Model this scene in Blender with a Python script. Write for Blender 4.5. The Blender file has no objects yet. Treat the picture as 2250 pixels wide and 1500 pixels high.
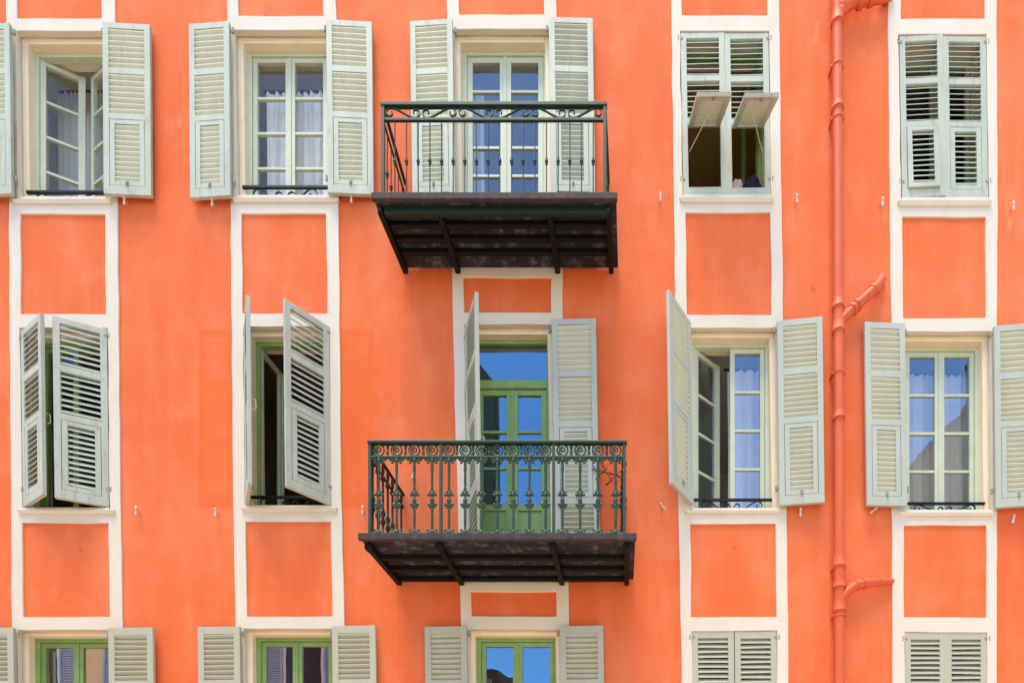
import bpy, bmesh, math, random
from mathutils import Vector, Matrix, noise
R = math.radians
random.seed(7)
scene = bpy.context.scene
COL = scene.collection

# ------------------------------------------------------------------ camera, sky, sun, exposure
# The facade is the plane y = 0, the street lies on its -y side; x runs along it, z is up (metres).
S = 0.005                      # metres of wall per photograph pixel
FX, FY, D = 1320.0, 1900.0, 6.75   # foot of the camera on the wall (in wall pixels), distance from the wall
EYE = 1.6
cam_data = bpy.data.cameras.new("camera")
cam = bpy.data.objects.new("camera", cam_data)
COL.objects.link(cam)
cam.location = (FX * S, -D, EYE)
cam.rotation_euler = (R(90), 0, 0)
cam_data.sensor_width = 36.0
cam_data.lens = 36.0 * D / (2250 * S)
cam_data.shift_x = (1125 - FX) / 2250
cam_data.shift_y = (FY - 750) / 2250
cam_data.clip_start = 0.05
cam_data.clip_end = 2000
scene.camera = cam

SUN_EL, SUN_AZ = 75.0, 212.0   # azimuth clockwise from +y
world = bpy.data.worlds.new("World")
scene.world = world
world.use_nodes = True
wn = world.node_tree
wn.nodes.clear()
sky = wn.nodes.new("ShaderNodeTexSky")
sky.sky_type = 'NISHITA'
sky.sun_disc = False
sky.sun_elevation = R(SUN_EL)
sky.sun_rotation = R(SUN_AZ)
sky.air_density = 1.0
sky.dust_density = 0.2
sky.ozone_density = 3.0
bg = wn.nodes.new("ShaderNodeBackground")
bg.inputs['Strength'].default_value = 0.12
wo = wn.nodes.new("ShaderNodeOutputWorld")
wn.links.new(sky.outputs[0], bg.inputs[0])
wn.links.new(bg.outputs[0], wo.inputs[0])

sun_data = bpy.data.lights.new("sun", 'SUN')
sun_data.energy = 1.5
sun_data.angle = R(28)
sun_data.color = (1.0, 0.86, 0.68)
sun = bpy.data.objects.new("sun", sun_data)
COL.objects.link(sun)
to_sun = Vector((math.sin(R(SUN_AZ)) * math.cos(R(SUN_EL)), math.cos(R(SUN_AZ)) * math.cos(R(SUN_EL)), math.sin(R(SUN_EL))))
sun.rotation_euler = to_sun.to_track_quat('Z', 'Y').to_euler()
sun.location = (0, -20, 30)

scene.view_settings.view_transform = 'Standard'
scene.view_settings.look = 'None'
scene.view_settings.gamma = 1.0
scene.view_settings.exposure = 1.95

# ------------------------------------------------------------------ helpers
def X(px): return px * S
def Z(py): return EYE + (FY - py) * S
def P(px, py, d=0.0):
    """world point d metres in front of the wall plane"""
    k = (D - d) / D
    return Vector((FX * S + (px - FX) * S * k, -d, EYE + (FY - py) * S * k))

class MB:
    def __init__(self):
        self.v = []; self.f = []
    def add(self, vs, fs):
        o = len(self.v)
        self.v += [tuple(p) for p in vs]
        self.f += [tuple(i + o for i in f) for f in fs]
        return self
    def box(self, x0, x1, y0, y1, z0, z1, m=None):
        vs = [Vector(p) for p in ((x0,y0,z0),(x1,y0,z0),(x1,y1,z0),(x0,y1,z0),(x0,y0,z1),(x1,y0,z1),(x1,y1,z1),(x0,y1,z1))]
        if m is not None: vs = [m @ p for p in vs]
        return self.add(vs, [(0,3,2,1),(4,5,6,7),(0,1,5,4),(1,2,6,5),(2,3,7,6),(3,0,4,7)])
    def hexa(self, bottom, top):
        return self.add(list(bottom) + list(top), [(0,3,2,1),(4,5,6,7),(0,1,5,4),(1,2,6,5),(2,3,7,6),(3,0,4,7)])
    def tube(self, pts, r, n=8, closed=False):
        pts = [Vector(p) for p in pts]
        N = len(pts)
        rr = r if isinstance(r, (list, tuple)) else [r] * N
        ref = None; rings = []
        for i, p in enumerate(pts):
            if closed: t = pts[(i + 1) % N] - pts[i - 1]
            else: t = pts[min(i + 1, N - 1)] - pts[max(i - 1, 0)]
            t.normalize()
            if ref is None:
                ref = t.orthogonal().normalized()
            ref = (ref - t * ref.dot(t))
            if ref.length < 1e-6: ref = t.orthogonal()
            ref.normalize()
            b = t.cross(ref)
            rings.append([p + (ref * math.cos(2*math.pi*k/n) + b * math.sin(2*math.pi*k/n)) * rr[i] for k in range(n)])
        vs = [q for ring in rings for q in ring]
        fs = []
        for i in range(N if closed else N - 1):
            j = (i + 1) % N
            for k in range(n):
                fs.append((i*n+k, i*n+(k+1) % n, j*n+(k+1) % n, j*n+k))
        if not closed:
            fs.append(tuple(range(n - 1, -1, -1)))
            fs.append(tuple((N - 1) * n + k for k in range(n)))
        return self.add(vs, fs)
    def bar(self, pts, w, t):
        """flat iron strip following pts in the xz plane: w along y, t in plane"""
        pts = [Vector(p) for p in pts]; N = len(pts); vs = []; fs = []
        for i, p in enumerate(pts):
            d = (pts[min(i + 1, N - 1)] - pts[max(i - 1, 0)]); d.normalize()
            nrm = Vector((-d.z, 0, d.x)) * t / 2; yy = Vector((0, w / 2, 0))
            vs += [p - nrm - yy, p + nrm - yy, p + nrm + yy, p - nrm + yy]
        for i in range(N - 1):
            for k in range(4):
                fs.append((i*4+k, (i+1)*4+k, (i+1)*4+(k+1) % 4, i*4+(k+1) % 4))
        fs += [(0,1,2,3), tuple((N-1)*4 + k for k in (3,2,1,0))]
        return self.add(vs, fs)
    def lathe(self, prof, c=(0,0,0), n=12, sy=1.0):
        """prof: (radius, z) list, turned round a vertical axis"""
        c = Vector(c); vs = []; fs = []
        for r, z in prof:
            for k in range(n):
                a = 2 * math.pi * k / n
                vs.append(c + Vector((r * math.cos(a), sy * r * math.sin(a), z)))
        for i in range(len(prof) - 1):
            for k in range(n):
                fs.append((i*n+k, i*n+(k+1) % n, (i+1)*n+(k+1) % n, (i+1)*n+k))
        fs.append(tuple(range(n - 1, -1, -1)))
        fs.append(tuple((len(prof) - 1) * n + k for k in range(n)))
        return self.add(vs, fs)
    def blob(self, c, rx, ry, rz, n=8, m=5):
        prof = [(max(0.02, math.sin(math.pi * i / m)), -math.cos(math.pi * i / m)) for i in range(m + 1)]
        c = Vector(c); vs = []; fs = []
        for r, z in prof:
            for k in range(n):
                a = 2 * math.pi * k / n
                vs.append(c + Vector((rx * r * math.cos(a), ry * r * math.sin(a), rz * z)))
        for i in range(m):
            for k in range(n):
                fs.append((i*n+k, i*n+(k+1) % n, (i+1)*n+(k+1) % n, (i+1)*n+k))
        return self.add(vs, fs)
    def build(self, name, mat, parent=None, smooth=False, bevel=0.0):
        me = bpy.data.meshes.new(name)
        me.from_pydata(self.v, [], self.f)
        bm = bmesh.new(); bm.from_mesh(me)
        bmesh.ops.recalc_face_normals(bm, faces=bm.faces)
        bm.to_mesh(me); bm.free()
        me.materials.append(mat)
        if smooth:
            for p in me.polygons: p.use_smooth = True
            try: me.set_sharp_from_angle(angle=R(45))
            except Exception: pass
        o = bpy.data.objects.new(name, me)
        COL.objects.link(o)
        if parent is not None: o.parent = parent
        if bevel:
            b = o.modifiers.new("bevel", 'BEVEL'); b.width = bevel; b.segments = 2; b.limit_method = 'ANGLE'; b.angle_limit = R(50)
        return o

def empty(name, loc=(0,0,0)):
    o = bpy.data.objects.new(name, None)
    o.empty_display_size = 0.1
    COL.objects.link(o); o.location = loc
    return o
def tag(o, label=None, cat=None, group=None, kind=None):
    if label: o["label"] = label
    if cat: o["category"] = cat
    if group: o["group"] = group
    if kind: o["kind"] = kind
    return o

# ------------------------------------------------------------------ materials
def new_mat(name, rough=0.6, spec=0.3, metal=0.0):
    m = bpy.data.materials.new(name); m.use_nodes = True
    nt = m.node_tree; b = nt.nodes["Principled BSDF"]
    b.inputs["Roughness"].default_value = rough
    b.inputs["Specular IOR Level"].default_value = spec
    b.inputs["Metallic"].default_value = metal
    return m, nt, b
def N(nt, kind, **kw):
    n = nt.nodes.new(kind)
    for k, v in kw.items(): setattr(n, k, v)
    return n
def coords(nt, scale=(1,1,1), space='Object'):
    tc = N(nt, "ShaderNodeTexCoord"); mp = N(nt, "ShaderNodeMapping")
    mp.inputs['Scale'].default_value = scale
    nt.links.new(tc.outputs[space], mp.inputs['Vector'])
    return mp.outputs[0]
def wcoords(nt, scale=(1,1,1)):
    g = N(nt, "ShaderNodeNewGeometry"); mp = N(nt, "ShaderNodeMapping")
    mp.inputs['Scale'].default_value = scale
    nt.links.new(g.outputs['Position'], mp.inputs['Vector'])
    return mp.outputs[0]
def noise_tex(nt, vec, scale, detail=4, rough=0.55):
    n = N(nt, "ShaderNodeTexNoise")
    n.inputs['Scale'].default_value = scale; n.inputs['Detail'].default_value = detail; n.inputs['Roughness'].default_value = rough
    nt.links.new(vec, n.inputs['Vector'])
    return n.outputs['Fac']
def ramp(nt, fac, stops):
    r = N(nt, "ShaderNodeValToRGB")
    els = r.color_ramp.elements
    while len(els) > 1: els.remove(els[0])
    els[0].position = stops[0][0]; els[0].color = (*stops[0][1], 1)
    for p, c in stops[1:]:
        e = els.new(p); e.color = (*c, 1)
    nt.links.new(fac, r.inputs[0])
    return r.outputs[0]
def mix(nt, a, b, fac, mode='MIX'):
    m = N(nt, "ShaderNodeMix", data_type='RGBA', blend_type=mode)
    for sock, val in ((m.inputs[6], a), (m.inputs[7], b), (m.inputs[0], fac)):
        if isinstance(val, (int, float)): sock.default_value = val
        elif isinstance(val, tuple): sock.default_value = (*val, 1)
        else: nt.links.new(val, sock)
    return m.outputs[2]
def math_n(nt, op, a, b=0.0, c=0.0, clamp=False):
    m = N(nt, "ShaderNodeMath", operation=op); m.use_clamp = clamp
    for i, val in enumerate((a, b, c)):
        if isinstance(val, (int, float)): m.inputs[i].default_value = val
        else: nt.links.new(val, m.inputs[i])
    return m.outputs[0]
def bump(nt, bsdf, h, strength=0.3, dist=0.01):
    b = N(nt, "ShaderNodeBump"); b.inputs['Strength'].default_value = strength; b.inputs['Distance'].default_value = dist
    nt.links.new(h, b.inputs['Height']); nt.links.new(b.outputs[0], bsdf.inputs['Normal'])

def mat_wall():
    m, nt, b = new_mat("orange_plaster", 0.85, 0.15)
    v = wcoords(nt); vs = wcoords(nt, (1.6, 1, 0.22))
    big = noise_tex(nt, v, 0.48, 6, 0.62); streak = noise_tex(nt, vs, 2.2, 5, 0.65); fine = noise_tex(nt, v, 14, 4, 0.6)
    c = ramp(nt, big, [(0.32, (0.69, 0.112, 0.026)), (0.5, (0.735, 0.152, 0.046)), (0.67, (0.77, 0.225, 0.098))])
    c2 = ramp(nt, streak, [(0.28, (0.69, 0.116, 0.029)), (0.52, (0.735, 0.156, 0.050)), (0.75, (0.77, 0.225, 0.098))])
    c = mix(nt, c, c2, 0.5)
    mid = noise_tex(nt, wcoords(nt, (1, 1, 0.7)), 2.0, 6, 0.62)
    c = mix(nt, c, (0.80, 0.255, 0.115), math_n(nt, 'MULTIPLY', ramp(nt, mid, [(0.50, (0,0,0)), (0.72, (1,1,1))]), 0.45))
    c = mix(nt, c, (0.72, 0.135, 0.04), math_n(nt, 'MULTIPLY', ramp(nt, fine, [(0.5, (0,0,0)), (0.8, (1,1,1))]), 0.25))
    # small scuffs and chips
    sp = noise_tex(nt, v, 5.0, 2, 0.4)
    c = mix(nt, c, (0.42, 0.09, 0.03), ramp(nt, sp, [(0.74, (0,0,0)), (0.78, (0.55,0.55,0.55))]))
    sc = noise_tex(nt, wcoords(nt, (1, 1, 0.45)), 4.2, 3, 0.5)
    c = mix(nt, c, (0.82, 0.36, 0.2), ramp(nt, sc, [(0.69, (0,0,0)), (0.8, (0.4,0.4,0.4))]))
    # unfaded paint where flat open shutters shielded the wall (both sides of one middle window)
    g = N(nt, "ShaderNodeNewGeometry"); sx = N(nt, "ShaderNodeSeparateXYZ"); nt.links.new(g.outputs['Position'], sx.inputs[0])
    wob = math_n(nt, 'MULTIPLY', math_n(nt, 'SUBTRACT', noise_tex(nt, v, 9, 2), 0.5), 0.03)
    xx = math_n(nt, 'ADD', sx.outputs[0], wob); zz = math_n(nt, 'ADD', sx.outputs[2], wob)
    def box_mask(x0, x1, z0, z1, soft=0.02):
        def edge(val, lo, hi):
            a = N(nt, "ShaderNodeMapRange", interpolation_type='SMOOTHSTEP'); nt.links.new(val, a.inputs[0])
            a.inputs[1].default_value = lo - soft; a.inputs[2].default_value = lo + soft
            c_ = N(nt, "ShaderNodeMapRange", interpolation_type='SMOOTHSTEP'); nt.links.new(val, c_.inputs[0])
            c_.inputs[1].default_value = hi + soft; c_.inputs[2].default_value = hi - soft
            return math_n(nt, 'MULTIPLY', a.outputs[0], c_.outputs[0])
        return math_n(nt, 'MULTIPLY', edge(xx, x0, x1), edge(zz, z0, z1))
    tot = None
    for (a, b_) in ((437, 512), (748, 820)):
        outer = box_mask(X(a), X(b_), Z(1116), Z(724))
        parts = [box_mask(X(a) + .065, X(b_) - .055, Z(y1), Z(y0), 0.012) for y0, y1 in ((740, 838), (860, 962), (985, 1085))]
        inner = math_n(nt, 'ADD', math_n(nt, 'ADD', parts[0], parts[1]), parts[2])
        ln = math_n(nt, 'SINE', math_n(nt, 'MULTIPLY', zz, 2 * math.pi / 0.06))
        ln = math_n(nt, 'MULTIPLY_ADD', ln, 0.16, 0.42)
        mk = math_n(nt, 'MULTIPLY', outer, math_n(nt, 'SUBTRACT', 1.0, math_n(nt, 'MULTIPLY', inner, math_n(nt, 'SUBTRACT', 1.0, ln))))
        tot = mk if tot is None else math_n(nt, 'ADD', tot, mk)
    c = mix(nt, c, (0.74, 0.130, 0.026), math_n(nt, 'MULTIPLY', tot, 0.75))
    nt.links.new(c, b.inputs['Base Color'])
    h = math_n(nt, 'ADD', math_n(nt, 'MULTIPLY', noise_tex(nt, v, 1.6, 3), 1.6), math_n(nt, 'MULTIPLY', noise_tex(nt, v, 60, 3), 0.12))
    bump(nt, b, h, 0.28, 0.02)
    return m
def mat_plain(name, col, col2, rough=0.7, spec=0.25, scale=6.0, bmp=0.15, stretch=(1,1,1), metal=0.0, dirt=None, dirt_amt=0.0):
    m, nt, b = new_mat(name, rough, spec, metal)
    v = wcoords(nt, stretch)
    c = ramp(nt, noise_tex(nt, v, scale, 5, 0.6), [(0.3, col2), (0.68, col)])
    if dirt:
        c = mix(nt, c, dirt, math_n(nt, 'MULTIPLY', ramp(nt, noise_tex(nt, wcoords(nt, (1,1,0.5)), scale * 1.7, 6, 0.7), [(0.52, (0,0,0)), (0.72, (1,1,1))]), dirt_amt))
    nt.links.new(c, b.inputs['Base Color'])
    if bmp: bump(nt, b, noise_tex(nt, v, scale * 6, 4), bmp, 0.006)
    return m
def mat_shutter(name, base, dark, wood, amt):
    m, nt, b = new_mat(name, 0.55, 0.35)
    oi = N(nt, "ShaderNodeObjectInfo")
    v0 = coords(nt)
    off = N(nt, "ShaderNodeVectorMath", operation='ADD'); nt.links.new(v0, off.inputs[0]); nt.links.new(oi.outputs['Location'], off.inputs[1])
    v = off.outputs[0]
    st = N(nt, "ShaderNodeMapping"); st.inputs['Scale'].default_value = (1, 1, 0.25); nt.links.new(v, st.inputs['Vector'])
    c = ramp(nt, noise_tex(nt, st.outputs[0], 5, 5, 0.6), [(0.3, dark), (0.65, base)])
    wear = noise_tex(nt, st.outputs[0], 15, 7, 0.78)
    c = mix(nt, c, wood, math_n(nt, 'MULTIPLY', ramp(nt, wear, [(0.54, (0,0,0)), (0.64, (1,1,1))]), amt))
    chip = noise_tex(nt, v, 45, 3, 0.6)
    c = mix(nt, c, (0.16, 0.13, 0.10), math_n(nt, 'MULTIPLY', ramp(nt, chip, [(0.70, (0,0,0)), (0.74, (1,1,1))]), amt))
    nt.links.new(c, b.inputs['Base Color'])
    bump(nt, b, noise_tex(nt, st.outputs[0], 60, 4), 0.2, 0.004)
    return m
def mat_glass(name, k, base=0.045, tint=(0.78, 0.92, 1.0), wob=0.10):
    m = bpy.data.materials.new(name); m.use_nodes = True
    nt = m.node_tree; nt.nodes.clear()
    out = N(nt, "ShaderNodeOutputMaterial"); ms = N(nt, "ShaderNodeMixShader")
    tr = N(nt, "ShaderNodeBsdfTransparent"); gl = N(nt, "ShaderNodeBsdfGlossy")
    tr.inputs[0].default_value = (0.95, 0.97, 0.955, 1); gl.inputs['Roughness'].default_value = 0.0
    gl.inputs[0].default_value = (*tint, 1)
    lw = N(nt, "ShaderNodeLayerWeight"); lw.inputs['Blend'].default_value = 0.5
    f = math_n(nt, 'POWER', lw.outputs['Facing'], 4.0)
    f = math_n(nt, 'MULTIPLY', math_n(nt, 'MULTIPLY_ADD', f, 0.9, base), k, clamp=True)
    bp = N(nt, "ShaderNodeBump"); bp.inputs['Strength'].default_value = wob; bp.inputs['Distance'].default_value = 0.02
    nt.links.new(noise_tex(nt, wcoords(nt), 2.2, 2), bp.inputs['Height']); nt.links.new(bp.outputs[0], gl.inputs['Normal'])
    nt.links.new(f, ms.inputs[0]); nt.links.new(tr.outputs[0], ms.inputs[1]); nt.links.new(gl.outputs[0], ms.inputs[2])
    nt.links.new(ms.outputs[0], out.inputs[0])
    return m
def mat_cloth(name, col):
    m, nt, b = new_mat(name, 0.9, 0.1)
    nt.nodes.remove(b)
    out = nt.nodes["Material Output"]
    df = N(nt, "ShaderNodeBsdfDiffuse"); tl = N(nt, "ShaderNodeBsdfTranslucent"); ms = N(nt, "ShaderNodeMixShader")
    df.inputs[0].default_value = (*col, 1); tl.inputs[0].default_value = (*col, 1); ms.inputs[0].default_value = 0.3
    nt.links.new(df.outputs[0], ms.inputs[1]); nt.links.new(tl.outputs[0], ms.inputs[2]); nt.links.new(ms.outputs[0], out.inputs[0])
    return m

M = {}
M['wall'] = mat_wall()
M['cream'] = mat_plain("cream_plaster", (0.70, 0.635, 0.505), (0.66, 0.59, 0.455), 0.8, 0.15, 3.0, 0.18, (1,1,0.5), dirt=(0.62, 0.52, 0.38), dirt_amt=0.25)
M['reveal'] = mat_plain("cream_reveal", (0.82, 0.70, 0.50), (0.77, 0.65, 0.45), 0.75, 0.2, 3.0, 0.12, dirt=(0.55, 0.45, 0.32), dirt_amt=0.2)
M['shutter'] = mat_shutter("aged_green_paint", (0.455, 0.495, 0.38), (0.375, 0.41, 0.32), (0.30, 0.28, 0.22), 0.62)
M['louvre'] = mat_shutter("aged_louvre_paint", (0.59, 0.63, 0.455), (0.52, 0.56, 0.40), (0.40, 0.38, 0.29), 0.4)  # frame paint lightened: street bounce on open slats is put into the colour
M['shutter_new'] = mat_shutter("newer_green_paint", (0.43, 0.435, 0.315), (0.40, 0.405, 0.29), (0.32, 0.40, 0.32), 0.08)
M['shutter_grey'] = mat_shutter("grey_green_paint", (0.43, 0.465, 0.37), (0.38, 0.415, 0.33), (0.34, 0.33, 0.28), 0.22)
M['louvre_grey'] = mat_shutter("grey_green_louvre_paint", (0.54, 0.585, 0.44), (0.48, 0.525, 0.39), (0.40, 0.40, 0.34), 0.08)  # slats of the grey shutters: same paint, bounce light mixed into the colour
M['frame_pale'] = mat_plain("pale_green_frame", (0.54, 0.58, 0.42), (0.48, 0.52, 0.36), 0.45, 0.4, 9, 0.1)
M['frame_grey'] = mat_plain("grey_green_frame", (0.55, 0.60, 0.43), (0.48, 0.53, 0.37), 0.45, 0.4, 9, 0.1)
M['frame_green'] = mat_plain("leaf_green_frame", (0.24, 0.38, 0.11), (0.19, 0.31, 0.085), 0.45, 0.4, 9, 0.1)
M['glass'] = mat_glass("window_glass", 0.8, tint=(0.9, 0.96, 1.0))
M['glass_pale'] = mat_glass("pale_bluish_glass", 2.6, tint=(0.50, 0.76, 1.0))
M['glass_mid'] = mat_glass("bluish_glass", 4.2, tint=(0.50, 0.76, 1.0))
M['glass_street'] = mat_glass("street_level_glass", 11.0, tint=(1.0, 0.98, 0.96), wob=0.018)
M['glass_new'] = mat_glass("mirror_like_glass", 6.0, tint=(0.34, 0.68, 1.0))
M['iron_black'] = mat_plain("black_iron", (0.006, 0.007, 0.007), (0.004, 0.005, 0.005), 0.5, 0.25, 12, 0.1)
M['iron_green'] = mat_plain("dark_green_iron", (0.006, 0.030, 0.015), (0.004, 0.018, 0.010), 0.45, 0.3, 12, 0.1)
M['iron_cast'] = mat_plain("green_cast_iron", (0.030, 0.066, 0.034), (0.018, 0.042, 0.023), 0.5, 0.3, 20, 0.2)
M['iron_brown'] = mat_plain("sooty_iron", (0.008, 0.007, 0.006), (0.004, 0.005, 0.005), 0.6, 0.2, 12, 0.2)
M['slab'] = mat_plain("stained_slate", (0.036, 0.035, 0.041), (0.015, 0.015, 0.018), 0.8, 0.15, 5, 0.35, (0.7, 1.6, 1), dirt=(0.19, 0.18, 0.19), dirt_amt=0.8)
M['slab_edge'] = mat_plain("slate_edge", (0.062, 0.052, 0.050), (0.038, 0.032, 0.032), 0.75, 0.2, 8, 0.3, dirt=(0.24, 0.11, 0.05), dirt_amt=0.4)
M['pipe'] = mat_plain("orange_pipe_paint", (0.64, 0.118, 0.040), (0.58, 0.098, 0.032), 0.55, 0.3, 5, 0.12, (1,1,0.3))
M['peg'] = mat_plain("pale_painted_peg", (0.66, 0.52, 0.42), (0.50, 0.38, 0.30), 0.5, 0.4, 30, 0.1)
M['room'] = mat_plain("room_paint", (0.88, 0.84, 0.77), (0.85, 0.81, 0.74), 0.85, 0.1, 2, 0.0)
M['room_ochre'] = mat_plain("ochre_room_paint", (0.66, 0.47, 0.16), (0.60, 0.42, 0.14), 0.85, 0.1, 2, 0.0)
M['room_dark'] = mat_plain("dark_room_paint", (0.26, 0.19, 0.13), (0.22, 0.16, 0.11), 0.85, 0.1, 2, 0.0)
M['curtain'] = mat_cloth("white_curtain", (0.92, 0.89, 0.85))
M['hinge'] = mat_plain("worn_hinge", (0.34, 0.35, 0.30), (0.16, 0.15, 0.13), 0.5, 0.3, 40, 0.1)
M['street'] = mat_plain("street_stone", (0.66, 0.56, 0.43), (0.56, 0.47, 0.36), 0.85, 0.2, 1.2, 0.3)
M['house_cream'] = mat_plain("opposite_cream_wall", (0.80, 0.58, 0.32), (0.76, 0.54, 0.29), 0.85, 0.15, 1.5, 0.2)
M['house_ochre'] = mat_plain("opposite_ochre_wall", (0.66, 0.42, 0.20), (0.60, 0.37, 0.17), 0.85, 0.15, 1.5, 0.2)
M['house_white'] = mat_plain("opposite_white_trim", (0.78, 0.76, 0.72), (0.72, 0.70, 0.66), 0.8, 0.15, 3, 0.1)
M['blue_shutter'] = mat_plain("opposite_blue_paint", (0.36, 0.44, 0.58), (0.30, 0.38, 0.52), 0.55, 0.3, 8, 0.1)
M['tiles'] = mat_plain("opposite_roof_tiles", (0.30, 0.13, 0.08), (0.22, 0.09, 0.06), 0.85, 0.2, 9, 0.4)
M['dark_opening'] = mat_plain("opposite_dark_glass", (0.03, 0.02, 0.035), (0.02, 0.015, 0.025), 0.2, 0.5, 3, 0.0)

# ------------------------------------------------------------------ facade data (wall pixels)
EDGES = [   # (y, left edge, right edge) of the cream strip of each column
    [(-260,10,249),(0,13.4,252),(440,19,257.6),(1100,24,264),(1370,26,269),(1860,31,274)],
    [(-260,495,734),(0,498.6,737.6),(440,506.5,743),(1100,512,750),(1370,518,757),(1860,525,764)],
    [(-260,977,1218),(0,981,1222),(590,993,1236),(700,995,1236),(1290,1010,1248),(1860,1024,1260)],
    [(-260,1472,1709),(0,1475,1712),(440,1481,1717.6),(690,1484,1720.7),(1130,1491,1729),(1380,1496.7,1731.7),(1860,1503,1736)],
    [(-260,1948,2188),(0,1951,2189.8),(440,1956,2192.6),(700,1958.7,2191),(1130,1960,2191),(1380,1961,2191),(1860,1963,2191)],
]
HOLES = [   # ('p'anel / 'o'pening, y top, y bottom, (xl, xr) at top, (xl, xr) at bottom)
    [('p',-200,40.5,(36,222),(37.5,224)),('o',68,434,(36,230),(41,236)),('p',470,690,(44.4,231),(45.3,231.6)),
     ('o',720,1116,(43,236),(49,241)),('p',1148,1354.5,(48,238),(50.7,241)),('o',1383,1783,(38,243),(43,248))],
    [('p',-200,35,(521,708),(523,710)),('o',66,431,(515,720),(520,726)),('p',469,688.5,(530,716),(533,720)),
     ('o',717,1111,(534,724),(538,728)),('p',1145,1353.5,(539,726),(542.7,730.7)),('o',1380,1783,(535,733),(540,738))],
    [('p',-200,32,(1004,1193),(1008,1195.5)),('o',64,572,(997,1206),(1004,1214)),('p',608,686,(1018,1210),(1020,1211)),
     ('o',712,1268,(1020,1212),(1028,1222)),('p',1299,1353,(1034,1222),(1036,1223)),('o',1381,1783,(1030,1230),(1036,1236))],
    [('p',-200,34,(1495,1684),(1498,1686.6)),('o',68,430,(1494,1690),(1500,1695)),('p',467,691.5,(1507,1692.6),(1509,1695.5)),
     ('o',720,1117,(1512,1705),(1517,1711)),('p',1150,1354.5,(1517.7,1705),(1519.6,1706)),('o',1385,1783,(1520,1707),(1524,1711))],
    [('p',-200,41.2,(1977,2163),(1980,2164.8)),('o',75,436,(1974,2168),(1980,2174)),('p',476.5,699,(1983,2166),(1984.8,2167)),
     ('o',728,1121,(1985,2178),(1989,2182)),('p',1153,1355.6,(1986,2168),(1986,2168)),('o',1388,1783,(1988,2170),(1988,2170))],
]
PROUD = 0.018
def edge_at(c, y):
    e = EDGES[c]
    for (y0,l0,r0),(y1,l1,r1) in zip(e, e[1:]):
        if y <= y1:
            t = (y - y0) / (y1 - y0)
            return l0 + (l1 - l0) * t, r0 + (r1 - r0) * t
    return e[-1][1:]

building = tag(empty("apartment_building", (X(1125), 0, 0)), "orange plastered apartment building with cream framed columns of shuttered windows", "building")
BI = Matrix.Translation(-building.location)
def bpart(mb, name, mat, **kw):
    o = mb.build(name, mat, building, **kw)
    o.matrix_parent_inverse = BI
    return o

# openings in world space
OPEN = {}
for c in range(5):
    row = 0
    for h in HOLES[c]:
        if h[0] == 'o':
            row += 1
            tl, tr = P(h[3][0], h[1], PROUD), P(h[3][1], h[1], PROUD)
            bl, br = P(h[4][0], h[2], PROUD), P(h[4][1], h[2], PROUD)
            OPEN[(row, c + 1)] = (tl, tr, br, bl)

# wall: one sheet with the openings left out
WX0, WX1, WZ1 = -7.0, 19.0, 13.6
rects = []
for (tl, tr, br, bl) in OPEN.values():
    rects.append((min(tl.x, bl.x) - .008, max(tr.x, br.x) + .008, bl.z - .008, tl.z + .008))
xs = sorted({WX0, WX1} | {r[0] for r in rects} | {r[1] for r in rects})
zs = sorted({0.0, WZ1} | {r[2] for r in rects} | {r[3] for r in rects})
w = MB()
idx = {}
def vid(i, k):
    if (i, k) not in idx:
        idx[(i, k)] = len(w.v); w.v.append((xs[i], 0, zs[k]))
    return idx[(i, k)]
for i in range(len(xs) - 1):
    for k in range(len(zs) - 1):
        cx, cz = (xs[i] + xs[i+1]) / 2, (zs[k] + zs[k+1]) / 2
        if any(r[0] < cx < r[1] and r[2] < cz < r[3] for r in rects): continue
        w.f.append((vid(i,k), vid(i+1,k), vid(i+1,k+1), vid(i,k+1)))
bpart(w, "wall", M['wall'])
# back and top of the building, so that no light leaks in from behind
b_ = MB(); b_.box(WX0, WX1, 4.5, 4.6, 0, WZ1); b_.box(WX0 - .1, WX0, 0.004, 4.6, 0, WZ1); b_.box(WX1, WX1 + .1, 0.004, 4.6, 0, WZ1)
bpart(b_, "rear_wall", M['house_ochre'])
b_ = MB(); b_.box(WX0 - .3, WX1 + .3, -0.35, 4.8, WZ1, WZ1 + .25); bpart(b_, "roof", M['tiles'])

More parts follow.
